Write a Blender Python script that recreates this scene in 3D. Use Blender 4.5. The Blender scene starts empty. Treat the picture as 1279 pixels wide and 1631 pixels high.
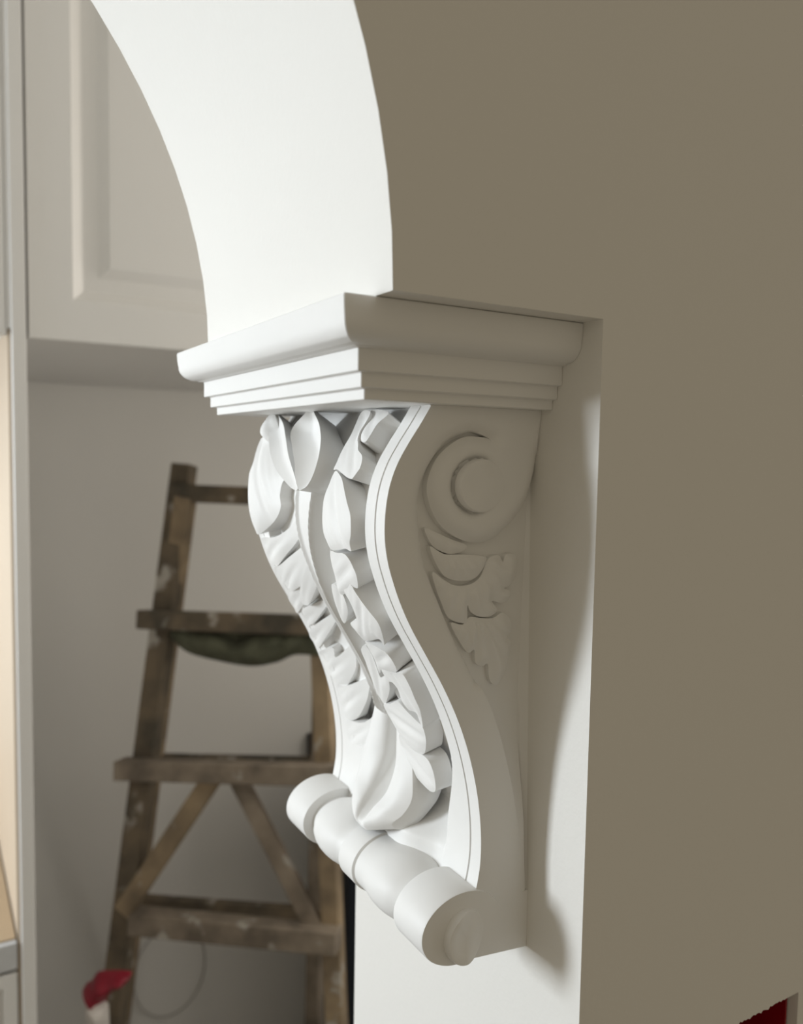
import bpy, bmesh, math, random
from mathutils import Vector, Matrix
from mathutils.geometry import delaunay_2d_cdt

random.seed(7)
scene = bpy.context.scene
COL = scene.collection

# ------------------------------------------------------------------ camera
S = 0.28                      # metres per survey unit (the reveal is 1 unit to the right of the eye)
EYE = Vector((0, 0, 1.65))
FPX, CX, CY = 1284.95, 639.5, 815.5
YAW, PITCH, ROLL = [math.radians(a) for a in (30.71046, -4.05193, -0.98052)]
fwd = Vector((math.sin(YAW)*math.cos(PITCH), math.cos(YAW)*math.cos(PITCH), math.sin(PITCH)))
r0 = Vector((math.cos(YAW), -math.sin(YAW), 0)); d0 = fwd.cross(r0)
c_, s_ = math.cos(ROLL), math.sin(ROLL)
cam_r = c_*r0 + s_*d0; cam_d = -s_*r0 + c_*d0
cd = bpy.data.cameras.new('camera'); cam = bpy.data.objects.new('camera', cd); COL.objects.link(cam)
M = Matrix((cam_r, -cam_d, -fwd)).transposed().to_4x4(); M.translation = EYE
cam.matrix_world = M
cd.sensor_fit = 'VERTICAL'; cd.sensor_height = 36; cd.lens = 36*FPX/1631
cd.clip_start = 0.02
cd.dof.use_dof = True; cd.dof.focus_distance = 0.42; cd.dof.aperture_fstop = cd.lens/1000/0.0040
scene.camera = cam

# ------------------------------------------------------------------ light
scene.view_settings.view_transform = 'Standard'; scene.view_settings.look = 'None'
scene.view_settings.gamma = 1; scene.view_settings.exposure = 0.0
scene.view_settings.use_curve_mapping = False
w = bpy.data.worlds.new('world'); scene.world = w; w.use_nodes = True
w.node_tree.nodes['Background'].inputs[0].default_value = (1.0, 0.87, 0.65, 1)
w.node_tree.nodes['Background'].inputs[1].default_value = 0.29

WIN_X, WIN_Y0, WIN_Y1, WIN_Z0, WIN_Z1 = -1.45, 0.98, 1.32, 1.48, 2.10
ld = bpy.data.lights.new('window_daylight', 'AREA'); lo = bpy.data.objects.new('window_daylight', ld); COL.objects.link(lo)
ld.shape = 'RECTANGLE'; ld.size = WIN_Z1-WIN_Z0-0.05; ld.size_y = WIN_Y1-WIN_Y0-0.05
ld.energy = 31.5; ld.color = (0.87, 0.94, 1.0)
lo.location = (WIN_X-0.02, (WIN_Y0+WIN_Y1)/2, (WIN_Z0+WIN_Z1)/2)
lo.rotation_euler = (0, -math.pi/2, 0)

FILL_Y0, FILL_Y1, FILL_Z0, FILL_Z1 = 0.66, 1.10, 1.35, 2.45
ld2 = bpy.data.lights.new('side_fill_light', 'AREA'); lo2 = bpy.data.objects.new('side_fill_light', ld2); COL.objects.link(lo2)
ld2.shape = 'RECTANGLE'; ld2.size = FILL_Z1-FILL_Z0-0.05; ld2.size_y = FILL_Y1-FILL_Y0-0.05
ld2.energy = 8.5; ld2.color = (1.0, 0.93, 0.84)  # added fill to brighten the kitchen; no window known on this side
lo2.location = (1.61, (FILL_Y0+FILL_Y1)/2, (FILL_Z0+FILL_Z1)/2); lo2.rotation_euler = (0, math.pi/2, 0)

# ------------------------------------------------------------------ helpers
def raydir(u, v): return cam_r*(u-CX) + cam_d*(v-CY) + fwd*FPX
def at_x(u, v, X): d = raydir(u, v); return EYE + d*(X/d.x)
def at_y(u, v, Y): d = raydir(u, v); return EYE + d*(Y/d.y)
def at_plane(u, v, p, n): d = raydir(u, v); return EYE + d*((p-EYE).dot(n)/d.dot(n))
def U(x, y, z): return Vector((x*S, y*S, EYE.z + z*S))

def mat(name, col, rough=0.55, noise=0.0, scale=8, bump=0.0, bscale=60, col2=None, spec=0.4):
    m = bpy.data.materials.new(name); m.use_nodes = True; nt = m.node_tree; b = nt.nodes['Principled BSDF']
    b.inputs['Roughness'].default_value = rough; b.inputs['Specular IOR Level'].default_value = spec
    tc = nt.nodes.new('ShaderNodeTexCoord')
    n = nt.nodes.new('ShaderNodeTexNoise'); n.inputs['Scale'].default_value = scale; n.inputs['Detail'].default_value = 6
    nt.links.new(tc.outputs['Object'], n.inputs['Vector'])
    r = nt.nodes.new('ShaderNodeValToRGB')
    c2 = col2 or tuple(c*(1-noise) for c in col)
    r.color_ramp.elements[0].position = 0.35; r.color_ramp.elements[1].position = 0.65
    r.color_ramp.elements[0].color = (*c2, 1); r.color_ramp.elements[1].color = (*col, 1)
    nt.links.new(n.outputs['Fac'], r.inputs['Fac']); nt.links.new(r.outputs['Color'], b.inputs['Base Color'])
    if bump:
        n2 = nt.nodes.new('ShaderNodeTexNoise'); n2.inputs['Scale'].default_value = bscale; n2.inputs['Detail'].default_value = 4
        nt.links.new(tc.outputs['Object'], n2.inputs['Vector'])
        bp = nt.nodes.new('ShaderNodeBump'); bp.inputs['Strength'].default_value = bump; bp.inputs['Distance'].default_value = 0.002
        nt.links.new(n2.outputs['Fac'], bp.inputs['Height']); nt.links.new(bp.outputs['Normal'], b.inputs['Normal'])
    return m

M_wall = mat('wall_paint', (0.80, 0.785, 0.75), 0.6, 0.015, 3, 0.08, 250)
M_corbel = mat('corbel_white_primer', (0.84, 0.835, 0.82), 0.5, 0.01, 20, 0.05, 120)
M_cab = mat('cabinet_lacquer', (0.80, 0.79, 0.77), 0.45, 0.01, 5)
M_warmlit = mat('niche_warm_lit_board', (0.60, 0.50, 0.39), 0.5, 0.03, 5)  # warm light of the niche is put into this board colour
M_tan = mat('counter_tan_cover', (0.46, 0.35, 0.23), 0.6, 0.05, 6)
M_stone = mat('counter_edge_grey', (0.60, 0.61, 0.62), 0.4, 0.04, 20)
M_floor = mat('floor_cement', (0.36, 0.33, 0.29), 0.8, 0.2, 5, 0.2, 40)
M_red = mat('red_plastic', (0.30, 0.004, 0.012), 0.4, 0.1, 30)
M_bagred = mat('bag_red_film', (0.27, 0.008, 0.025), 0.4, 0.2, 30)
M_bagwhite = mat('bag_white_film', (0.62, 0.58, 0.54), 0.5, 0.15, 30)
M_green = mat('cloth_olive', (0.135, 0.14, 0.095), 0.9, 0.4, 25, 0.3, 200)
M_navy = mat('navy_lacquer', (0.006, 0.009, 0.016), 0.5, 0.2, 5)
M_black = mat('black_plastic', (0.01, 0.01, 0.012), 0.5)
M_wire = mat('grey_cable_sheath', (0.42, 0.40, 0.37), 0.6)
M_plaster = mat('broken_plaster', (0.50, 0.45, 0.40), 0.9, 0.4, 150, 0.5, 200)
M_glass = None

def wood(name, a, b, seed):
    m = mat(name, a, 0.8, 0, 14, 0.4, 120, col2=b)
    nt = m.node_tree; bs = nt.nodes['Principled BSDF']
    tc = [n for n in nt.nodes if n.type == 'TEX_COORD'][0]
    src = bs.inputs['Base Color'].links[0].from_socket
    sp = nt.nodes.new('ShaderNodeTexNoise'); sp.inputs['Scale'].default_value = 16 + seed; sp.inputs['Detail'].default_value = 3
    nt.links.new(tc.outputs['Object'], sp.inputs['Vector'])
    rp = nt.nodes.new('ShaderNodeValToRGB'); rp.color_ramp.elements[0].position = 0.61; rp.color_ramp.elements[1].position = 0.69
    nt.links.new(sp.outputs['Fac'], rp.inputs['Fac'])
    mx = nt.nodes.new('ShaderNodeMix'); mx.data_type = 'RGBA'
    nt.links.new(rp.outputs['Color'], mx.inputs['Factor']); nt.links.new(src, mx.inputs[6])
    mx.inputs[7].default_value = (0.50, 0.47, 0.42, 1)
    nt.links.new(mx.outputs[2], bs.inputs['Base Color'])
    return m
M_woodd = wood('ladder_wood_dark', (0.20, 0.155, 0.105), (0.085, 0.075, 0.058), 0)
M_woodm = wood('ladder_wood_grey', (0.36, 0.30, 0.235), (0.17, 0.14, 0.11), 3)
M_woodl = wood('ladder_wood_tan', (0.42, 0.32, 0.205), (0.22, 0.17, 0.115), 6)

def link(name, bm, m, parent=None, smooth=None):
    me = bpy.data.meshes.new(name); bm.normal_update(); bm.to_mesh(me); bm.free()
    me.materials.append(m)
    if smooth is not None:
        for p in me.polygons: p.use_smooth = True
        me.set_sharp_from_angle(angle=math.radians(smooth))
    o = bpy.data.objects.new(name, me); COL.objects.link(o)
    if parent is not None:
        o.parent = parent
        o.matrix_parent_inverse = parent.matrix_world.inverted()
    return o
def tag(o, label=None, cat=None, group=None, kind=None):
    if label: o['label'] = label
    if cat: o['category'] = cat
    if group: o['group'] = group
    if kind: o['kind'] = kind
    return o
def thing(name, loc, label, cat, group=None):
    o = bpy.data.objects.new(name, None); COL.objects.link(o); o.location = loc; o.empty_display_size = .05
    o.matrix_world = Matrix.Translation(loc)
    return tag(o, label, cat, group)
def box(bm, a, b):
    a, b = Vector(a), Vector(b)
    v = [bm.verts.new((x, y, z)) for x in (a.x, b.x) for y in (a.y, b.y) for z in (a.z, b.z)]
    for f in ((0,1,3,2),(4,6,7,5),(0,4,5,1),(2,3,7,6),(0,2,6,4),(1,5,7,3)): bm.faces.new([v[i] for i in f])
    return v
def bevel(bm, w, seg=2, ang=30):
    bmesh.ops.recalc_face_normals(bm, faces=bm.faces)
    es = [e for e in bm.edges if len(e.link_faces) == 2 and e.calc_face_angle(0) > math.radians(ang)]
    bmesh.ops.bevel(bm, geom=es, offset=w, segments=seg, affect='EDGES', profile=0.5)
def loops(bm, ls, closed=True, cap0=True, cap1=True):
    rows = [[bm.verts.new(p) for p in l] for l in ls]; n = len(rows[0])
    for a, b in zip(rows, rows[1:]):
        for i in range(n if closed else n-1):
            j = (i+1) % n; bm.faces.new((a[i], a[j], b[j], b[i]))
    if cap0: bm.faces.new(rows[0][::-1])
    if cap1: bm.faces.new(rows[-1])
    return rows
def catmull(pts, n=4, closed=False):
    out = []; N = len(pts)
    g = (lambda i: pts[i % N]) if closed else (lambda i: pts[max(0, min(N-1, i))])
    for i in range(N if closed else N-1):
        p0, p1, p2, p3 = g(i-1), g(i), g(i+1), g(i+2)
        for k in range(n):
            t = k/n
            out.append(tuple(0.5*(2*b + (c-a)*t + (2*a-5*b+4*c-d)*t*t + (3*b-a-3*c+d)*t**3) for a, b, c, d in zip(p0, p1, p2, p3)))
    if not closed: out.append(tuple(pts[-1]))
    return out
def sstep(x, a, b):
    t = max(0, min(1, (x-a)/(b-a))); return t*t*(3-2*t)
def inside(p, poly):
    r = False; x, y = p; n = len(poly)
    for i in range(n):
        x0, y0 = poly[i]; x1, y1 = poly[i-1]
        if (y0 > y) != (y1 > y) and x < (x1-x0)*(y-y0)/(y1-y0)+x0: r = not r
    return r
def edge_dist(p, poly):
    best = 1e9; px, py = p
    for i in range(len(poly)):
        ax, ay = poly[i-1]; bx, by = poly[i]; dx, dy = bx-ax, by-ay; l = dx*dx+dy*dy
        t = 0 if l == 0 else max(0, min(1, ((px-ax)*dx+(py-ay)*dy)/l))
        best = min(best, math.hypot(px-ax-t*dx, py-ay-t*dy))
    return best
def area(poly): return sum(poly[i-1][0]*poly[i][1]-poly[i][0]*poly[i-1][1] for i in range(len(poly)))/2

def relief(bm, poly, step, top, bottom):
    """closed solid over a 2-D outline: top(p, d) and bottom(p) give 3-D points (d = distance to the outline)"""
    if area(poly) < 0: poly = poly[::-1]
    n = len(poly); pts = [Vector(p) for p in poly]
    xs = [p[0] for p in poly]; ys = [p[1] for p in poly]
    x = min(xs)+step/2; row = 0
    while x < max(xs):
        y = min(ys)+step*(0.5 if row % 2 else 0.0)
        while y < max(ys):
            if inside((x, y), poly) and edge_dist((x, y), poly) > step*0.45: pts.append(Vector((x, y)))
            y += step
        x += step*0.87; row += 1
    vs, es, fs, *_ = delaunay_2d_cdt(pts, [(i, (i+1) % n) for i in range(n)], [], 1, 1e-7)
    P = [tuple(v) for v in vs]
    tv = [bm.verts.new(top(p, edge_dist(p, poly))) for p in P]
    cnt = {}
    for f in fs:
        bm.faces.new([tv[i] for i in f])
        for a, b in zip(f, f[1:]+f[:1]): cnt[(a, b)] = 1
    bnd = [(a, b) for (a, b) in cnt if (b, a) not in cnt]
    bv = {}
    for a, b in bnd:
        for i in (a, b):
            if i not in bv: bv[i] = bm.verts.new(bottom(P[i]))
    for a, b in bnd: bm.faces.new((tv[b], tv[a], bv[a], bv[b]))
    nxt = dict(bnd)
    start = bnd[0][0]; cyc = [start]; k = nxt[start]
    while k != start and len(cyc) < len(bnd)+2: cyc.append(k); k = nxt[k]
    if len(cyc) == len(bnd):
        bm.faces.new([bv[i] for i in cyc][::-1])
    bmesh.ops.recalc_face_normals(bm, faces=bm.faces)

# ------------------------------------------------------------------ the setting
YF, YB = 1.0235*S, 1.895*S                 # faces of the arched wall
XJ, XS = 1.0*S, 0.587*S                    # right reveal, springing of the arch
ZS = EYE.z + 0.236*S                       # springing height
AX, BX = 2.6*S, 1.67*S
XC = XS - AX; XJL = XC - AX - (XJ-XS)
WX0, WX1, WTOP = -1.45, 1.6, 2.75
def arch(n=64): return [(XC+AX*math.cos(math.pi*i/n), ZS+BX*math.sin(math.pi*i/n)) for i in range(n+1)]
outline = [(XJ, 0), (WX1, 0), (WX1, WTOP), (WX0-0.6, WTOP), (WX0-0.6, 0), (XJL, 0), (XJL, ZS)] + arch()[::-1] + [(XJ, ZS)]
# rough hole for a wiring box, low on the right of the wall
hc = at_y(1272, 1580, YF); hx1 = hc.x; hz1 = hc.z
hx0 = hx1-0.078; hz0 = hz1-0.078
hole = []
rj = random.Random(3)
for i in range(44): hole.append((hx0+(hx1-hx0)*i/44, hz1 + (rj.uniform(-0.0011, 0.0008) if 1 < i < 37 else 0)))
hole += [(hx1, hz1), (hx1, hz0), (hx0, hz0)]
bm = bmesh.new()
allp = [Vector(p) for p in outline+hole]; n0 = len(outline); n1 = len(hole)
ed = [(i, (i+1) % n0) for i in range(n0)] + [(n0+i, n0+(i+1) % n1) for i in range(n1)]
vs, es, fs, *_ = delaunay_2d_cdt(allp, ed, [], 1, 1e-7)
fv = [bm.verts.new((v.x, YF, v.y)) for v in vs]
for f in fs:
    q = sum((vs[i] for i in f), Vector((0, 0)))/len(f)
    if not inside((q.x, q.y), hole): bm.faces.new([fv[i] for i in f])
vs, es, fs, *_ = delaunay_2d_cdt([Vector(p) for p in outline], ed[:n0], [], 1, 1e-7)
bv = [bm.verts.new((v.x, YB, v.y)) for v in vs]
for f in fs: bm.faces.new([bv[i] for i in f][::-1])
def strip(pts, ya, yb, m):
    r = [[bm.verts.new((x, y, z)) for x, z in pts] for y in (ya, yb)]
    for i in range(len(pts)):
        j = (i+1) % len(pts); bm.faces.new((r[0][i], r[0][j], r[1][j], r[1][i]))
    return r
strip(outline, YF, YB, 0)
HD = 0.055
h2 = strip(hole, YF, YF+HD, 0); bm.faces.new(h2[1])
bmesh.ops.remove_doubles(bm, verts=bm.verts, dist=1e-5)
bmesh.ops.recalc_face_normals(bm, faces=bm.faces)
tag(link('wall_front', bm, M_wall, smooth=20), kind='structure')

Y_BACK = 1.93
def slab(name, a, b, m):
    bm = bmesh.new(); box(bm, a, b); bmesh.ops.recalc_face_normals(bm, faces=bm.faces)
    return tag(link(name, bm, m), kind='structure')
slab('floor', (WX0-0.6, -3.5, -0.05), (WX1, Y_BACK+0.1, 0), M_floor)
slab('wall_back', (WX0, Y_BACK, 0), (WX1, Y_BACK+0.1, WTOP), M_wall)
def window_wall(name, wname, X0, X1, y0, y1, w, fx):
    wy0, wy1, wz0, wz1 = w
    bm = bmesh.new()
    box(bm, (X0, y0, 0), (X1, wy0, WTOP)); box(bm, (X0, wy1, 0), (X1, y1, WTOP))
    box(bm, (X0, wy0, 0), (X1, wy1, wz0)); box(bm, (X0, wy0, wz1), (X1, wy1, WTOP))
    bmesh.ops.recalc_face_normals(bm, faces=bm.faces)
    tag(link(name, bm, M_wall), kind='structure')
    bm = bmesh.new()
    for y in (wy0, (wy0+wy1)/2-0.01, wy1-0.02): box(bm, (fx, y, wz0), (fx+0.04, y+0.02, wz1))
    for z in (wz0, wz1-0.02): box(bm, (fx, wy0, z), (fx+0.04, wy1, z+0.02))
    bmesh.ops.recalc_face_normals(bm, faces=bm.faces)
    tag(link(wname, bm, M_cab), kind='structure')
window_wall('wall_right', 'added_fill_frame', WX1, WX1+0.1, YB+0.0005, Y_BACK, (FILL_Y0, FILL_Y1, FILL_Z0, FILL_Z1), WX1+0.05)  # right-hand opening and frame are added to hold the fill lamp
window_wall('wall_left', 'window_1', WX0-0.12, WX0, YB+0.0005, Y_BACK, (WIN_Y0, WIN_Y1, WIN_Z0, WIN_Z1), WX0-0.09)
# ------------------------------------------------------------------ the corbel
YN, YFAR = 1.175, 1.79
YC = (YN+YFAR)/2; HW = (YFAR-YN)/2
PLT = 0.031                                 # thickness of the side panels
corbel = thing('corbel', U(1.0, YC, -0.96), 'white carved scroll bracket with acanthus leaves under the arch', 'corbel')

prof0 = [(0.777,0.122),(0.756,0.090),(0.733,0.051),(0.709,0.021),(0.685,-0.017),(0.672,-0.053),(0.665,-0.096),(0.664,-0.143),(0.671,-0.181),(0.684,-0.219),(0.699,-0.256),(0.717,-0.296),(0.753,-0.350),(0.790,-0.409),(0.824,-0.472),(0.848,-0.535),(0.865,-0.591),(0.877,-0.648),(0.8845,-0.708),(0.884,-0.763),(0.878,-0.796),(0.868,-0.83)]
prof0 = [prof0[0]] + [tuple((prof0[i-1][k]+2*prof0[i][k]+prof0[i+1][k])/4 for k in (0,1)) for i in range(1, len(prof0)-1)] + [prof0[-1]]
prof = catmull(prof0, 8)
arc = [0.0]
for a, b in zip(prof, prof[1:]): arc.append(arc[-1]+math.hypot(b[0]-a[0], b[1]-a[1]))
LEN = arc[-1]
nrm = []
for i in range(len(prof)):
    a = prof[max(0, i-1)]; b = prof[min(len(prof)-1, i+1)]
    dx, dz = b[0]-a[0], b[1]-a[1]; l = math.hypot(dx, dz)
    nrm.append((dz/l, -dx/l))               # outward: towards -X
def pf(s):
    s = max(0, min(LEN-1e-9, s)); lo_, hi = 0, len(arc)-1
    while hi-lo_ > 1:
        m_ = (lo_+hi)//2
        if arc[m_] <= s: lo_ = m_
        else: hi = m_
    t = (s-arc[lo_])/(arc[hi]-arc[lo_])
    p = [prof[lo_][k]*(1-t)+prof[hi][k]*t for k in (0, 1)]
    q = [nrm[lo_][k]*(1-t)+nrm[hi][k]*t for k in (0, 1)]
    return p, q
def F(y, s, h):
    p, q = pf(s); return U(p[0]+q[0]*h, y, p[1]+q[1]*h)
def front_ys(u, v, h):
    """where the line of sight of a surveyed point meets the front surface raised by h"""
    d = raydir(u, v); best = None; prev = None
    for i in range(len(prof)):
        x = prof[i][0]+nrm[i][0]*h; z = prof[i][1]+nrm[i][1]*h
        g = x*d.z - z*d.x
        if prev is not None and prev[0]*g <= 0 and g != prev[0]:
            t = prev[0]/(prev[0]-g)
            s = arc[i-1]+(arc[i]-arc[i-1])*t; xx = prev[1]+(x-prev[1])*t
            lam = xx/d.x
            if best is None or lam < best[2]: best = (d.y*lam, s, lam)
        prev = (g, x, z)
    return (best[0], best[1]) if best else None

# cap: fillets and ovolo, mitred round three sides
bm = bmesh.new()
cap = [(0.0,0.087),(0.0,0.1035),(0.004,0.105),(0.012,0.105),(0.012,0.128),(0.015,0.1295),(0.024,0.1295),(0.024,0.163),(0.026,0.165),(0.034,0.165)]
for i in range(0, 11):
    a = math.pi/2*i/10; cap.append((0.036+0.036*math.sin(a), 0.201-0.034*math.cos(a)))
cap += [(0.074,0.215),(0.075,0.233),(0.073,0.2355)]
XB, Y0, Y1 = 0.607, 1.145, 1.893
loops(bm, [[U(1.0, Y0-o, z), U(XB-o, Y0-o, z), U(XB-o, Y1+o, z), U(1.0, Y1+o, z)] for o, z in cap])
bevel(bm, 0.0004, 1, 20)
link('cap_moulding', bm, M_corbel, corbel, smooth=25)

# core behind the carved faces
inner = [(p[0]-q[0]*0.05, p[1]-q[1]*0.05) for p, q in zip(prof, nrm)]
inner = [p for p in inner if p[1] < 0.083]
core = [(1.0, 0.087), (inner[0][0], 0.087)] + inner[::4] + [(0.875, -0.94), (1.0, -0.958)]
bm = bmesh.new()
core_p = [tuple(p) for p in core]
def floor_y(z, sg): return (YN+(PLT-0.001)*(1-sstep(-z, 0.50, 0.74))+0.0012) if sg < 0 else (YFAR-(PLT-0.001)*(1-sstep(-z, 0.50, 0.74))-0.0012)
relief(bm, core_p, 0.02, lambda p, d: U(p[0], floor_y(p[1], -1), p[1]), lambda p: U(p[0], YC, p[1]))
relief(bm, core_p, 0.02, lambda p, d: U(p[0], floor_y(p[1], 1), p[1]), lambda p: U(p[0], YC, p[1]))
link('body', bm, M_corbel, corbel)

# carved front: rims, sunk field, central stalk
NS, NY = 420, 260
ya, yb = YN+PLT+0.0006, YFAR-PLT-0.0006
def stalk_w(z): return 0.010 + 0.030*sstep(z, -0.30, -0.04) + 0.016*sstep(-z, 0.46, 0.60)
def rim_in(z): return HW-0.070-0.043*sstep(-z, 0.56, 0.74)
def front_h(y, s):
    a = abs(y-YC); z = pf(s)[0][1]
    field = -0.026-0.028*sstep(-z, 0.54, 0.66); ri = rim_in(z)
    field += (0.036*(1-sstep(a, 0.08, ri-0.01))-0.001-field)*sstep(-z, 0.70, 0.79)**1.2
    h = field*(1-sstep(a, ri-0.008, ri))
    if a > HW-PLT-0.003: h -= 0.004
    w_ = stalk_w(z)
    if z < 0.0:
        sunk = sstep(-z, 0.48, 0.60)
        core_ = (1-sunk*(1-(min(1, a/w_))**2))
        st = 0.036*core_*(1-sstep(a, w_, w_+0.020+0.03*sunk)) + 0.007*math.exp(-((a-w_)/0.005)**2)
        side = 0.024*math.exp(-((a-0.066-0.02*sstep(z, -0.25, -0.1))/0.008)**2)*(1-sunk)
        h += (st + side*sstep(-z, 0.10, 0.2))*sstep(-z, 0.03, 0.07)*(1-sstep(-z, 0.62, 0.70))
    h -= 0.030*sstep(-z, 0.53, 0.60)*(1-sstep(-z, 0.66, 0.72))*(1-sstep(a, 0.022, 0.045))
    return h
bm = bmesh.new()
ys = [ya+(yb-ya)*i/NY for i in range(NY+1)]
rows = [[bm.verts.new(F(y, LEN*j/NS, front_h(y, LEN*j/NS))) for y in ys] for j in range(NS+1)]
for a, b in zip(rows, rows[1:]):
    for i in range(NY): bm.faces.new((a[i], b[i], b[i+1], a[i+1]))
back = [[bm.verts.new(F(y, LEN*j/NS, -0.052)) for y in (ya, yb)] for j in range(NS+1)]
for j in range(NS):
    bm.faces.new((rows[j][0], back[j][0], back[j+1][0], rows[j+1][0]))
    bm.faces.new((rows[j][-1], rows[j+1][-1], back[j+1][1], back[j][1]))
bmesh.ops.recalc_face_normals(bm, faces=bm.faces)
link('front_panel', bm, M_corbel, corbel, smooth=40)

# lobes of the acanthus leaf, surveyed as outlines on the front surface
ZM = {'A': (500,640,6.395), 'B': (480,780,7.106), 'C': (450,940,6.395), 'D': (530,1020,5.814), 'E': (520,1180,4.919),
      '1': (390,640,7.994), '2': (380,630,3.997), '3': (390,780,7.106), '5': (650,640,3.470), '4': (440,1200,3.045), '6': (160,700,1.752)}
def px(k, pts): x0, y0, f_ = ZM[k]; return [(x0+x/f_, y0+y/f_) for x, y in pts]
def lobe(k, pts, h=0.016, dome=0.004, tilt=0.012, ripple=0.0008, lean=0.0, name='leaf_lobe', rad=0.02, base=-0.028, ramp=0.0):
    ps = [front_ys(u, v, h) for u, v in px(k, pts)]
    ps = [p for p in ps if p]
    ps = [(max(YN+PLT+0.004, min(YFAR-0.01, y)), s) for y, s in ps]
    poly = catmull(ps, 4, True)
    sm = sum(p[1] for p in poly)/len(poly); s0 = min(p[1] for p in poly); s1 = max(p[1] for p in poly)
    ym = sum(p[0] for p in poly)/len(poly); y0 = min(p[0] for p in poly); y1 = max(p[0] for p in poly)
    # long axis of the outline
    cxx = sum((p[0]-ym)**2 for p in poly); cyy = sum((p[1]-sm)**2 for p in poly); cxy = sum((p[0]-ym)*(p[1]-sm) for p in poly)
    th = 0.5*math.atan2(2*cxy, cxx-cyy); ax = (math.cos(th), math.sin(th))
    def top(p, d):
        q = (p[0]-ym)*-ax[1] + (p[1]-sm)*ax[0]
        v = (p[1]-sm)/(s1-s0+1e-6)
        g = 1-math.exp(-d/rad)
        hh = h + dome*g + tilt*v*g + lean*((p[0]-ym)/(y1-y0+1e-6))*g + ripple*math.cos(q*2*math.pi/0.017)*g - 0.006*math.exp(-(q/0.006)**2)*g
        if ramp:
            a = abs(p[0]-YC); hh = -0.02 + (hh+0.02)*(1-ramp+ramp*sstep(a, a0, a0+0.75*(a1-a0)))
        return F(p[0], p[1], hh)
    a0 = min(abs(p[0]-YC) for p in poly); a1 = max(abs(p[0]-YC) for p in poly)
    bm = bmesh.new(); relief(bm, poly, 0.0065, top, lambda p: F(p[0], p[1], base))
    return link(name, bm, M_corbel, corbel, smooth=38)

# near half
lobe('A', [(590,85),(700,85),(760,120),(650,220),(580,330),(520,410),(460,380),(490,290),(560,160)], h=0.012)
lobe('A', [(480,110),(570,95),(560,150),(500,250),(470,300),(445,380),(450,430),(450,490),(485,540),(490,590),(470,670),(430,730),(400,770),(380,785),(330,765),(240,690),(200,690),(235,610),(310,450),(380,330)], h=0.018, dome=-0.004)
lobe('2', [(618,480),(640,500),(660,540),(676,620),(692,690),(712,770),(714,880),(706,940),(716,992),(680,975),(640,982),(590,980),(562,930),(540,870),(533,780),(545,650),(575,570),(600,505)], h=0.020, dome=0.004)
lobe('B', [(330,700),(400,715),(480,725),(540,790),(590,890),(625,980),(640,1110),(590,1105),(540,1130),(470,1190),(420,1150),(380,980),(340,830)], h=0.016)
lobe('C', [(500,-60),(560,-30),(605,30),(640,110),(665,210),(655,290),(635,335),(605,310),(560,200),(520,80)], h=0.012)
lobe('C', [(600,-110),(690,-60),(740,20),(830,150),(900,240),(970,330),(1010,430),(1035,560),(985,500),(900,515),(830,510),(760,430),(690,340),(750,300),(730,220),(680,110),(630,20)], h=0.018)
lobe('C', [(840,525),(900,550),(960,580),(1060,645),(1130,740),(1162,830),(1090,825),(1010,805),(985,840),(930,690)], h=0.018)
lobe('C', [(800,610),(840,560),(900,640),(950,760),(1000,890),(1060,860),(1085,940),(1090,1020),(1070,1100),(1040,1160),(980,1095),(930,990),(890,880),(850,740)], h=0.012)
lobe('D', [(450,268),(560,298),(640,308),(700,400),(760,540),(805,640),(825,730),(832,810),(800,740),(770,670),(700,640),(640,560),(600,450),(550,390),(510,370)], h=0.018)
lobe('D', [(470,600),(530,590),(600,565),(680,650),(770,740),(830,800),(860,900),(860,1000),(835,1055),(740,1010),(640,900),(560,770)], h=0.014)
lobe('D', [(610,870),(680,950),(740,1010),(830,1060),(890,1120),(930,1220),(950,1330),(945,1400),(900,1395),(830,1330),(760,1250),(700,1180),(650,1050)], h=0.014)

# far half
lobe('1', [(140,180),(200,128),(380,130),(340,330),(310,470),(220,455),(160,330)], h=0.05, ramp=0.5, lean=0.01)
lobe('3', [(35,60),(38,-60),(53,-195),(98,-320),(147,-497),(195,-590),(258,-550),(293,-408),(302,-195),(267,-106),(240,54),(245,200),(200,380),(130,515),(95,440),(50,250)], h=0.034, ramp=0.6, lean=-0.015, dome=0.004, tilt=0.004)
lobe('3', [(185,548),(330,540),(430,440),(520,250),(540,420),(505,600),(440,740),(370,860),(290,800),(240,690)], h=0.004, ramp=1.0, lean=-0.025)
lobe('3', [(330,900),(400,850),(500,740),(600,660),(635,800),(622,950),(615,1090),(520,1180),(470,1270),(400,1120)], h=0.002, ramp=1.0, lean=-0.025)
lobe('3', [(630,800),(665,860),(705,1000),(732,1150),(728,1279),(700,1310),(640,1270),(620,1100)], h=0.006, ramp=1.0, lean=-0.015)
lobe('C', [(0,60),(60,-20),(180,-40),(205,60),(200,150),(100,212),(60,160)], h=0.004, ramp=1.0, lean=-0.02)
lobe('C', [(215,190),(350,163),(378,190),(350,265),(320,335),(250,360),(220,280)], h=0.003, ramp=1.0, lean=-0.02)
lobe('C', [(250,430),(330,355),(430,300),(475,230),(485,330),(440,460),(370,585),(300,520)], h=0.003, ramp=1.0, lean=-0.025)
lobe('C', [(365,640),(480,600),(520,700),(600,620),(625,620),(660,720),(672,830),(650,930),(620,985),(540,945),(450,800)], h=0.003, ramp=1.0, lean=-0.025)
lobe('D', [(35,410),(130,428),(250,400),(262,520),(240,650),(200,735),(120,710),(70,560)], h=0.002, ramp=1.0, lean=-0.02)
lobe('D', [(125,740),(270,770),(380,650),(395,750),(350,900),(270,985),(160,970)], h=0.002, ramp=1.0, lean=-0.02)
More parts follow.
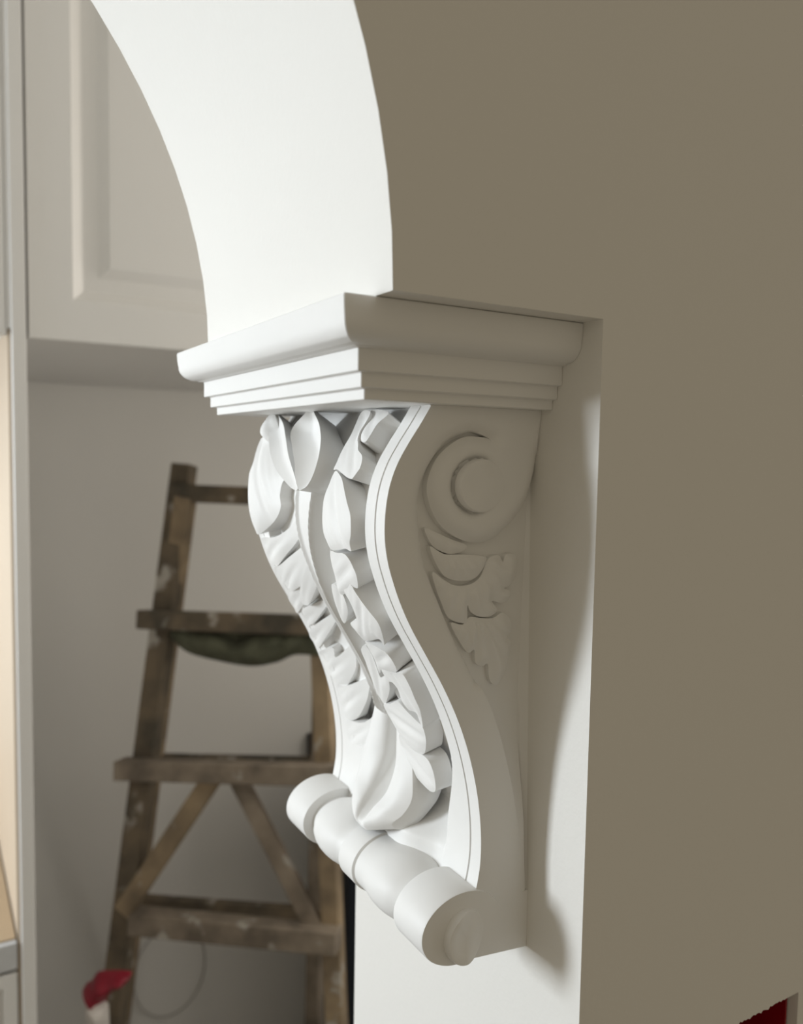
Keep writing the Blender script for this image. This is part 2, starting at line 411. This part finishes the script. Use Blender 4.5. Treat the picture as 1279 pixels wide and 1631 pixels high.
lobe('D', [(160,985),(300,980),(400,850),(440,740),(480,880),(492,1050),(465,1230),(425,1390),(300,1400),(150,1390)], h=0.004, ramp=1.0, lean=-0.01, ripple=0.0)

# drooping bud of two hollow petals at the top
def petal(k, pts, h, dip, name='bud_petal'):
    ps = [front_ys(u, v, h) for u, v in px(k, pts)]; ps = [p for p in ps if p]
    poly = catmull(ps, 5, True)
    def top(p, d): return F(p[0], p[1], h - dip*(1-math.exp(-d/0.03)))
    bm = bmesh.new(); relief(bm, poly, 0.006, top, lambda p: F(p[0], p[1], -0.02))
    return link(name, bm, M_corbel, corbel, smooth=45)
petal('1', [(840,70),(900,180),(955,330),(966,500),(940,690),(880,900),(800,1060),(720,1118),(680,1110),(640,960),(632,760),(600,560),(580,430),(620,310),(740,175)], 0.045, 0.040)
petal('1', [(370,140),(440,190),(500,330),(525,500),(560,700),(630,930),(672,1108),(600,1105),(500,1000),(400,870),(330,680),(308,500),(325,320)], 0.042, 0.02)

# curled tip of the centre leaf over the roll: a spoon with rolled-over sides
RWS = [[(0, .895, -.555), (.014, .885, -.555), (.024, .866, -.556), (.040, .860, -.558), (.070, .864, -.562), (.080, .905, -.568)],
       [(0, .905, -.615), (.018, .890, -.615), (.029, .864, -.615), (.055, .856, -.618), (.090, .862, -.622), (.098, .910, -.628)],
       [(0, .905, -.665), (.022, .885, -.666), (.034, .858, -.666), (.070, .846, -.668), (.105, .856, -.668), (.112, .925, -.672)],
       [(0, .890, -.715), (.026, .860, -.716), (.038, .834, -.718), (.075, .830, -.712), (.112, .850, -.706), (.118, .910, -.712)],
       [(0, .850, -.752), (.020, .825, -.752), (.030, .806, -.750), (.065, .812, -.742), (.102, .836, -.738), (.108, .880, -.752)],
       [(0, .797, -.786), (.012, .794, -.784), (.024, .790, -.778), (.055, .802, -.768), (.084, .822, -.760), (.095, .865, -.772)],
       [(0, .803, -.802), (.012, .802, -.800), (.022, .802, -.796), (.050, .815, -.786), (.076, .834, -.778), (.090, .870, -.784)]]
full = [[(-b_, x, z) for b_, x, z in r[:0:-1]]+r for r in RWS]
def row(r):
    l, m_, e = r[:2], r[1:-1], r[-2:]
    lin = lambda p, q: [tuple(a_*(1-t)+b_*t for a_, b_ in zip(p, q)) for t in (0, .06, .5)]
    return lin(*l) + catmull(m_, 8)[:-1] + [e[0]] + [tuple(a_*(1-t)+b_*t for a_, b_ in zip(*e)) for t in (.06, .5, 1)]
full = [row(r) for r in full]
cols = [catmull([r[i] for r in full], 8) for i in range(len(full[0]))]
bm = bmesh.new()
g = [[bm.verts.new(U(x, YC-b_, z)) for b_, x, z in c] for c in cols]
for a, b in zip(g, g[1:]):
    for j in range(len(a)-1): bm.faces.new((a[j], b[j], b[j+1], a[j+1]))
bmesh.ops.recalc_face_normals(bm, faces=bm.faces)
o = link('curled_leaf_tip', bm, M_corbel, corbel, smooth=42)
md = o.modifiers.new('thickness', 'SOLIDIFY'); md.thickness = 0.0014; md.offset = 0

# turned roll along the foot
RX, RZ, RCX, RCZ = 0.089, 0.0685, 0.840, -0.871
rp = [(YN-0.006,0.0),(YN-0.006,0.985),(YN-0.003,1.0),(YN+0.092,1.0),(YN+0.096,0.985),(YN+0.098,0.80)]
def ball(y0, y1, r, e0, e1, n=14):
    out = []
    for i in range(n+1):
        t = i/n; a = math.pi*t
        out.append((y0+(y1-y0)*(0.5-0.5*math.cos(a)), max(e0 if t < .5 else e1, r*math.sin(a)**0.45)))
    return out
rp += [(y, r) for y, r in ball(YN+0.098, YC-0.036, 0.97, 0.72, 0.9)]
rp += [(YC-0.034,0.93),(YC-0.032,0.955),(YC+0.030,0.955),(YC+0.033,0.93)]
rp += [(y, r) for y, r in ball(YC+0.034, YFAR-0.098, 0.97, 0.80, 0.72)]
rp += [(YFAR-0.097,0.80),(YFAR-0.096,0.985),(YFAR-0.092,1.0),(YFAR+0.003,1.0),(YFAR+0.006,0.985),(YFAR+0.006,0.0)]
bm = bmesh.new(); NA = 72
rows = []
e2 = [(lambda p: (p.x/S, (p.z-EYE.z)/S))(at_y(*q, (YN-0.006)*S)) for q in px('4', [(812,890),(925,750),(1002,850),(905,1007)])]
EYE2 = ((e2[0][0]+e2[2][0])/2, (e2[1][1]+e2[3][1])/2, abs(e2[2][0]-e2[0][0])/2, abs(e2[1][1]-e2[3][1])/2)
for y, r in rp:
    r = max(r, 0.002)
    rows.append([U(RCX+RX*r*math.cos(2*math.pi*i/NA), y, RCZ+RZ*r*math.sin(2*math.pi*i/NA)) for i in range(NA)])
loops(bm, rows); bmesh.ops.recalc_face_normals(bm, faces=bm.faces)
roll = link('scroll_roll', bm, M_corbel, corbel, smooth=35)

# side panels: S-shaped band and volute lobe raised over the sunk panel
def side(u, v, y=YN): p = at_y(u, v, y*S); return (p.x/S, (p.z-EYE.z)/S)
z5 = lambda pts: [side(*q) for q in px('5', pts)]
band = [side(833,1420), side(829,1350), side(815,1250), side(790,1150), side(762,1085)] + z5([(300,1370),(240,1240),(190,1110),(140,990),(110,890),(85,720),(75,580),(95,450),(150,330),(235,220),(350,168),(420,175),(480,205)])
ring = z5([(455,197),(350,192),(270,230),(195,300),(150,385),(130,480),(145,570),(180,650),(240,720),(330,770),(400,782),(470,770),(520,740),(600,660),(670,560),(715,420),(738,290)])
jt = at_x(866, 700, XJ)
band = catmull(band, 4); ring = catmull(ring, 5)
front = [p for p in prof if p[1] < 0.0868]
poly = [(0.9998, 0.0868), (front[0][0]-0.001, 0.0868)] + front[::2] + [(0.84, -0.86), (0.835, -0.9385), (0.9998, -0.958), (0.9998, band[0][1])] + band + ring + [(0.9998, ring[-1][1]+0.005)]
EYES = []
def sink(x, z):
    v = 0
    for cx, cz, rx, rz, dep, ph in EYES:
        dx, dz = (x-cx)/rx, (z-cz)/rz; r = math.hypot(dx, dz); a = math.atan2(dz, dx)
        v += dep*(math.exp(-((r-1.0)/0.10)**2) + 0.35*math.exp(-((r-1.0)/0.35)**2))*sstep(0.5-0.5*math.cos(a-ph), 0.15, 0.7)
    return v
e1 = z5([(262,465),(400,315),(530,465),(400,612)])
EYE1 = ((e1[0][0]+e1[2][0])/2, (e1[1][1]+e1[3][1])/2, abs(e1[2][0]-e1[0][0])/2, abs(e1[1][1]-e1[3][1])/2)
EYES.append((*EYE1, 0.010, math.radians(-10)))
def plate(ysign):
    y_top, y_bot = (YN, YN+PLT) if ysign < 0 else (YFAR, YFAR-PLT)
    sg = 1 if ysign < 0 else -1
    bm = bmesh.new()
    def top(p, d): return U(p[0], y_top + sg*0.006*math.exp(-(d/0.004))*(1 if p[0] > 0.0 else 0), p[1])
    # rounding only along the inner curves; the front edge stays crisp
    def top2(p, d):
        fd = min(math.hypot(p[0]-q[0], p[1]-q[1]) for q in ring_band)
        return U(p[0], y_top + sg*(0.016*max(0, 1-fd/0.028)**2 + sink(p[0], p[1])), p[1])
    relief(bm, poly, 0.007, top2, lambda p: U(p[0], y_bot, p[1]))
    return bm
ring_band = band[16:] + ring
sp1 = link('side_panel', plate(-1), M_corbel, corbel, smooth=40)
sp2 = link('side_panel', plate(1), M_corbel, corbel, smooth=40)

def spiral_boss(cx, cz, rx, rz, y0, hgt, ph, par, name='volute_eye'):
    """disc that rises from flush on one side to a full step on the other, as a scroll's last turn"""
    bm = bmesh.new(); n = 64; rows = []
    prof_ = [(1.0, -0.15), (0.998, 0.0), (0.985, 0.8), (0.95, 0.97), (0.90, 1.0), (0.6, 1.0), (0.3, 1.0), (0.02, 1.0)]
    for r, hh in prof_:
        row = []
        for i in range(n):
            a = 2*math.pi*i/n
            k = 0.5-0.5*math.cos(a-ph)       # 0 at ph, 1 opposite
            lev = hgt*(0.12+0.88*sstep(k, 0.02, 0.6))*hh
            lev = hgt*hh*((0.14+0.86*sstep(k, 0.05, 0.7))*sstep(r, 0.2, 0.9)+0.6*(1-sstep(r, 0.2, 0.9)))
            row.append(U(cx+rx*r*math.cos(a), y0-lev, cz+rz*r*math.sin(a)))
        rows.append(row)
    loops(bm, rows, cap0=False)
    bmesh.ops.recalc_face_normals(bm, faces=bm.faces)
    return link(name, bm, M_corbel, par, smooth=40)
spiral_boss(*EYE1, YN, 0.012, math.radians(-10), sp1)
spiral_boss(*EYE2, YN-0.006, 0.018, math.radians(15), roll, 'scroll_eye')

# leaves on the sunk panel
def side_leaf(pts, h, dome, rad=0.02, veins=0.004):
    poly = catmull([side(*q, YN+PLT-h) for q in px('5', pts)], 4, True)
    xm = sum(p[0] for p in poly)/len(poly); zm = max(p[1] for p in poly)
    def top(p, d):
        g = 1-math.exp(-d/rad)
        a = math.atan2(p[1]-zm-0.02, p[0]-(xm-0.03))
        return U(p[0], YN+PLT-h-dome*g-veins*g*math.cos(a*22), p[1])
    bm = bmesh.new(); relief(bm, poly, 0.006, top, lambda p: U(p[0], YN+PLT+0.001, p[1]))
    return link('side_leaf', bm, M_corbel, sp1, smooth=45)
side_leaf([(90,700),(150,720),(240,760),(320,790),(310,820),(240,842),(180,825),(130,790)], 0.010, 0.012)
side_leaf([(120,800),(200,842),(330,845),(420,855),(432,880),(395,950),(345,985),(250,985),(180,940)], 0.014, 0.013)
side_leaf([(440,870),(500,848),(525,885),(540,842),(595,850),(600,930),(565,1010),(530,1030),(562,1045),(558,1085),(520,1112),(462,1100),(492,1150),(450,1185),(390,1186),(345,1160),(328,1125),(325,1210),(290,1222),(220,1190),(180,1100),(150,1020),(135,940),(200,985),(260,1015),(340,1010),(400,965)], 0.012, 0.013)
side_leaf([(235,1225),(300,1232),(340,1190),(400,1195),(470,1195),(520,1165),(562,1200),(572,1260),(545,1300),(568,1325),(552,1420),(532,1500),(490,1562),(452,1540),(440,1450),(410,1462),(372,1440),(366,1370),(335,1388),(300,1350)], 0.010, 0.012)

# ------------------------------------------------------------------ wiring box in the rough hole
wb = thing('wiring_box', (hx0+0.039, YF+HD, hz0), 'dark red plastic wiring box in a rough hole low on the wall', 'wiring box')
bm = bmesh.new()
e = 0.0015
bx0, bx1, bz0, bz1 = hx0+0.002, hx1-0.002, hz0+0.002, hz1-0.004
for a, b in (((bx0, YF+0.006, bz0), (bx0+e, YF+HD-0.001, bz1)), ((bx1-e, YF+0.006, bz0), (bx1, YF+HD-0.001, bz1)), ((bx0, YF+0.006, bz0), (bx1, YF+HD-0.001, bz0+e)), ((bx0, YF+0.006, bz1-e), (bx1, YF+HD-0.001, bz1)), ((bx0, YF+HD-0.004, bz0), (bx1, YF+HD-0.001, bz1))): box(bm, a, b)
bmesh.ops.recalc_face_normals(bm, faces=bm.faces)
link('box_shell', bm, M_red, wb)
bm = bmesh.new()
box(bm, (hx0+0.012, YF+0.004, bz1-0.022), (hx0+0.022, YF+0.010, bz1-0.004)); bevel(bm, 0.0008)
link('mounting_lug', bm, M_plaster, wb)

# ------------------------------------------------------------------ kitchen units beyond the arch
YK = 1.15                                   # front plane of the units
pA = at_y(42, 560, YK); PX1 = pA.x; PX0 = at_y(19, 600, YK).x
CAB_Z = at_y(41, 538, YK).z
YU = Y_BACK-0.005
def panel_door(bm, x0, x1, z0, z1, y, rings, thick=0.02):
    """framed door front: nested rectangles at given inset and depth"""
    ls = [[(x0, y+thick, z0), (x1, y+thick, z0), (x1, y+thick, z1), (x0, y+thick, z1)]]
    for i, d in [(0, 0.0015), (0.0015, 0)] + rings:
        ls.append([(x0+i, y+d, z0+i), (x1-i, y+d, z0+i), (x1-i, y+d, z1-i), (x0+i, y+d, z1-i)])
    loops(bm, ls); bmesh.ops.recalc_face_normals(bm, faces=bm.faces)
RINGS = [(0.054, 0), (0.066, 0.0085), (0.069, 0.010), (0.088, 0.010), (0.102, 0.0035), (0.106, 0.0035)]
# wall cabinet over the recess
CZ1 = 2.42
wc = thing('wall_cabinet', (PX1+0.71, (YK+YU)/2, CAB_Z), 'pale grey framed wall cabinet hanging over the ladder recess', 'cabinet')
bm = bmesh.new(); box(bm, (PX1+0.002, YK+0.021, CAB_Z+0.002), (PX1+1.425, YU, CZ1)); bevel(bm, 0.001, 1)
link('carcass', bm, M_cab, wc)
for i in range(3):
    bm = bmesh.new(); panel_door(bm, PX1+0.003+0.474*i, PX1+0.003+0.474*i+0.471, CAB_Z, CZ1, YK, RINGS)
    link('door', bm, M_cab, wc)
# tall side panel and upper cabinet at the left
tp = thing('end_panel', ((PX0+PX1)/2, YK, 0), 'tall pale grey end panel dividing the coffee niche from the ladder recess', 'panel')
bm = bmesh.new(); box(bm, (PX0, YK-0.002, 0), (PX1, YU, CZ1)); bevel(bm, 0.001, 1)
link('board', bm, M_cab, tp)
bm = bmesh.new(); box(bm, (PX0-0.004, YK+0.004, 0.0), (PX0-0.0002, YU, CAB_Z+0.01))
bmesh.ops.recalc_face_normals(bm, faces=bm.faces)
link('inner_lining', bm, M_warmlit, tp)['label'] = 'cream inner face'
bm = bmesh.new(); box(bm, (PX0-0.005, YK, CAB_Z+0.0105), (PX0-0.0002, YU, CZ1)); bmesh.ops.recalc_face_normals(bm, faces=bm.faces)
link('filler_strip', bm, M_cab, tp)
UX0, UX1 = PX0-0.7995, PX0-0.0055
uc = thing('upper_cabinet', ((UX0+UX1)/2, (YK+YU)/2, CAB_Z-0.0), 'pale grey upper cabinet cropped by the left edge, above the niche', 'cabinet')
bm = bmesh.new(); box(bm, (UX0, YK+0.021, CAB_Z+0.014), (UX1, YU, CZ1)); bevel(bm, 0.001, 1)
link('carcass', bm, M_cab, uc)
for i in range(2):
    bm = bmesh.new(); panel_door(bm, UX0+0.4*i, UX0+0.4*i+0.394, CAB_Z+0.002, CZ1, YK, [(0.008, 0), (0.010, 0.003), (0.013, 0.003), (0.015, 0)]+[(a+0.015, b) for a, b in RINGS])
    link('door', bm, M_cab, uc)
# counter and base cabinet
ct = at_y(20, 1502, YK); cb = at_y(20, 1545, YK)
bm = bmesh.new(); box(bm, (UX0, YK-0.001, cb.z), (UX1, YU, ct.z)); bevel(bm, 0.0015, 2)
cw = thing('countertop', ((UX0+UX1)/2, (YK+YU)/2, cb.z), 'grey edged countertop with tan surface in the niche at left edge', 'countertop')
link('slab', bm, M_stone, cw)
bm = bmesh.new(); box(bm, (UX0+0.002, YK+0.006, ct.z+0.0003), (UX1-0.001, YU, ct.z+0.003)); bmesh.ops.recalc_face_normals(bm, faces=bm.faces)
link('surface_cover', bm, M_tan, cw)['label'] = 'tan counter surface'
bc = thing('base_cabinet', ((UX0+UX1)/2, (YK+YU)/2, 0), 'off white base cabinet with grooved door below the countertop', 'cabinet')
bm = bmesh.new(); box(bm, (UX0, YK+0.021, 0.08), (UX1, YU, cb.z-0.0005)); box(bm, (UX0, YK+0.06, 0), (UX1, YU, 0.08))
bmesh.ops.recalc_face_normals(bm, faces=bm.faces); link('carcass', bm, M_cab, bc)
for i in range(2):
    bm = bmesh.new(); panel_door(bm, UX0+0.4*i, UX0+0.4*i+0.394, 0.085, cb.z-0.006, YK, [(0.017, 0), (0.019, 0.005), (0.024, 0.005), (0.026, 0)]+[(a+0.026, b) for a, b in RINGS])
    link('door', bm, M_cab, bc)

# ------------------------------------------------------------------ step ladder
wdir = Vector((-0.75, 0.66, 0)).normalized()            # along the rungs, to the far left end
flat = Vector((-wdir.y, wdir.x, 0)); flat = flat if flat.dot(fwd) > 0 else -flat   # away from the eye
d_mid = raydir(380, 1200); LP = EYE + d_mid*(1.62/d_mid.dot(fwd))
lean = math.radians(9)
up_l = (Vector((0, 0, 1))*math.cos(lean) + flat*math.sin(lean)).normalized()
LN = wdir.cross(up_l).normalized(); LN = LN if LN.dot(fwd) > 0 else -LN
def lad(u, v, off=0.0): return at_plane(u, v, LP+LN*off, LN)
def board(bm, p0, p1, wd, th, n=LN):
    ax = (p1-p0).normalized(); sd = ax.cross(n).normalized(); nn = sd.cross(ax).normalized()
    q = [[p + sd*a*wd/2 + nn*b*th/2 for a, b in ((-1,-1),(1,-1),(1,1),(-1,1))] for p in (p0, p1)]
    loops(bm, q); bevel(bm, 0.002, 1, 30)
def to_floor(p0, p1):
    t = (0.0-p0.z)/(p1.z-p0.z); return p0+(p1-p0)*t
lroot = to_floor(lad(294, 740), lad(195, 1500))
ladder = thing('step_ladder', (lroot.x, lroot.y, 0), 'old paint-splashed wooden step ladder standing against the back wall', 'ladder')
def part(name, p0, p1, wd, th, m):
    bm = bmesh.new(); board(bm, p0, p1, wd, th); return link(name, bm, m, ladder)
PXM = 1.62/FPX
l0, l1 = lad(294, 740), lad(195, 1500); part('rail', l0, to_floor(l0, l1), 34*PXM, 0.04, M_woodd)
r0_, r1_ = lad(500, 740), lad(531, 1500); part('rail', r0_, to_floor(r0_, r1_), 28*PXM, 0.04, M_woodl)
part('step', lad(272, 785, -0.03), lad(505, 794, -0.03), 28*PXM, 0.022, M_woodd)
part('step', lad(226, 986, -0.035), lad(522, 996, -0.035), 30*PXM, 0.05, M_woodd)
part('step', lad(190, 1224, -0.035), lad(548, 1234, -0.035), 30*PXM, 0.05, M_woodm)
part('step', lad(213, 1466, -0.035), lad(540, 1497, -0.035), 32*PXM, 0.05, M_woodm)
part('brace', lad(338, 1240, -0.012), lad(196, 1452, -0.012), 30*PXM, 0.02, M_woodl)
part('brace', lad(378, 1238, -0.012), lad(502, 1478, -0.012), 27*PXM, 0.02, M_woodm)
# rear frame, leaning the other way
def rear(u, v, d): dd = raydir(u, v); return EYE + dd*(d/dd.dot(fwd))
def rear_leg(u0, v0, u1, v1, wd, m):
    a, b = rear(u0, v0, 1.66), rear(u1, v1, 1.84); part('rear_leg', a, to_floor(a, b), wd, 0.035, m)
rear_leg(296, 790, 222, 1380, 26*PXM*1.1, M_woodl)
rear_leg(520, 790, 501, 1560, 24*PXM*1.1, M_woodm)
part('rear_rung', rear(238, 1206, 1.80), rear(512, 1212, 1.76), 12*PXM, 0.03, M_woodd)
part('rear_rung', rear(228, 1440, 1.85), rear(525, 1462, 1.80), 30*PXM, 0.03, M_woodd)
# cloth slung under the second step
bm = bmesh.new()
NU, NVV = 48, 18
botc = catmull([(272,1012),(300,1036),(350,1050),(400,1058),(440,1052),(470,1040),(512,1042)], 8)
def bot(t):
    i = t*(len(botc)-1); k = min(len(botc)-2, int(i)); f_ = i-k
    return botc[k][0]*(1-f_)+botc[k+1][0]*f_, botc[k][1]*(1-f_)+botc[k+1][1]*f_
g = []
for j in range(NVV+1):
    row = []
    for i in range(NU+1):
        t = i/NU; bu, bv_ = bot(t)
        tv = 1000 + 24*math.exp(-((bu-378)/34)**2)
        k = j/NVV
        off = -0.02 - 0.028*math.sin(math.pi*k)*math.sin(math.pi*min(1, max(0, t)))**0.5 + 0.004*math.sin(t*34+k*5)
        row.append(bm.verts.new(lad(bu, tv+(bv_-tv)*k, off)))
    g.append(row)
for a, b in zip(g, g[1:]):
    for i in range(NU): bm.faces.new((a[i], b[i], b[i+1], a[i+1]))
top_back = [bm.verts.new(lad(bot(i/NU)[0], 998, 0.03)) for i in range(NU+1)]
mid_back = [bm.verts.new(lad(bot(i/NU)[0], 0.5*998+0.5*bot(i/NU)[1], 0.02+0.003*math.sin(i))) for i in range(NU+1)]
for a, b in ((top_back, mid_back), (mid_back, g[-1])):
    for i in range(NU): bm.faces.new((a[i], a[i+1], b[i+1], b[i]))
bmesh.ops.recalc_face_normals(bm, faces=bm.faces)
o = link('cloth', bm, M_green, smooth=80)
tag(o, 'olive green cloth slung under the second ladder step', 'cloth')
md = o.modifiers.new('thickness', 'SOLIDIFY'); md.thickness = 0.004

# bag by the ladder's left foot
def puff(bm, pts, dist, th):
    o_ = rear(sum(p[0] for p in pts)/len(pts), sum(p[1] for p in pts)/len(pts), dist)
    e1 = cam_r; e2 = Vector((0, 0, 1)); n = e1.cross(e2).normalized()
    q = []
    for u, v in pts:
        p = at_plane(u, v, o_, n)-o_; q.append((p.dot(e1), p.dot(e2)))
    q = catmull(q, 4, True)
    rr = random.Random(5)
    def top(p, d): return o_+e1*p[0]+e2*p[1]+n*(th*(1-math.exp(-d/0.012))+0.004*math.sin(p[0]*220+p[1]*130))
    relief(bm, q, 0.008, top, lambda p: o_+e1*p[0]+e2*p[1]-n*th*0.6)
bg0 = rear(150, 2262, 1.345)
bag = thing('plastic_bag', (bg0.x, bg0.y, 0), 'crumpled red and white plastic sack by the ladder foot', 'bag')
bm = bmesh.new(); puff(bm, [(130,1578),(142,1570),(150,1558),(180,1556),(203,1559),(200,1568),(182,1578),(168,1590),(162,1612),(150,1606),(134,1594)], 1.34, 0.03)
link('red_top', bm, M_bagred, bag, smooth=60)
bm = bmesh.new(); puff(bm, [(131,1588),(145,1598),(160,1608),(164,1625),(170,1750),(186,2000),(190,2262),(110,2262),(118,2000),(126,1750),(133,1640)], 1.345, 0.03)
link('white_sack', bm, M_bagwhite, bag, smooth=60)

# navy panel, black box, cable loop, dark wall vent
nx = at_y(547, 1500, 1.64).x
bm = bmesh.new(); box(bm, (nx, 1.62, 0), (nx+0.5, 1.66, 1.02)); bevel(bm, 0.002, 1)
tag(link('navy_panel', bm, M_navy), 'very dark navy board standing on edge behind the jamb', 'board')
p = at_y(496, 1184, Y_BACK)
bm = bmesh.new(); box(bm, (p.x-0.014, Y_BACK-0.03, p.z-0.032), (p.x+0.012, Y_BACK-0.0005, p.z+0.032)); bevel(bm, 0.003, 2)
tag(link('socket_box', bm, M_black), 'small black box fixed to the back wall behind the ladder', 'socket box')
p = at_y(258, 607, Y_BACK)
bm = bmesh.new(); box(bm, (p.x-0.028, Y_BACK-0.02, p.z-0.007), (p.x+0.028, Y_BACK-0.0005, p.z+0.007)); bevel(bm, 0.002, 2)
tag(link('wall_clip', bm, M_black), 'dark slot-like clip on the back wall just below the wall cabinet', 'clip')
p = at_y(270, 1545, Y_BACK)
bm = bmesh.new(); rows = []
for i in range(72):
    a = 2*math.pi*i/72; c = Vector((p.x+0.088*math.cos(a), Y_BACK-0.006, p.z+0.115*math.sin(a)))
    rd = Vector((math.cos(a), 0, math.sin(a)))
    rows.append([c+rd*0.0014*math.cos(b*math.pi/4)+Vector((0, 0.0014*math.sin(b*math.pi/4), 0)) for b in range(8)])
loops(bm, rows+[rows[0]], cap0=False, cap1=False); bmesh.ops.remove_doubles(bm, verts=bm.verts, dist=1e-6); bmesh.ops.recalc_face_normals(bm, faces=bm.faces)
tag(link('cable_loop', bm, M_wire, smooth=60), 'thin grey loop of cable hanging on the wall behind the ladder', 'cable')
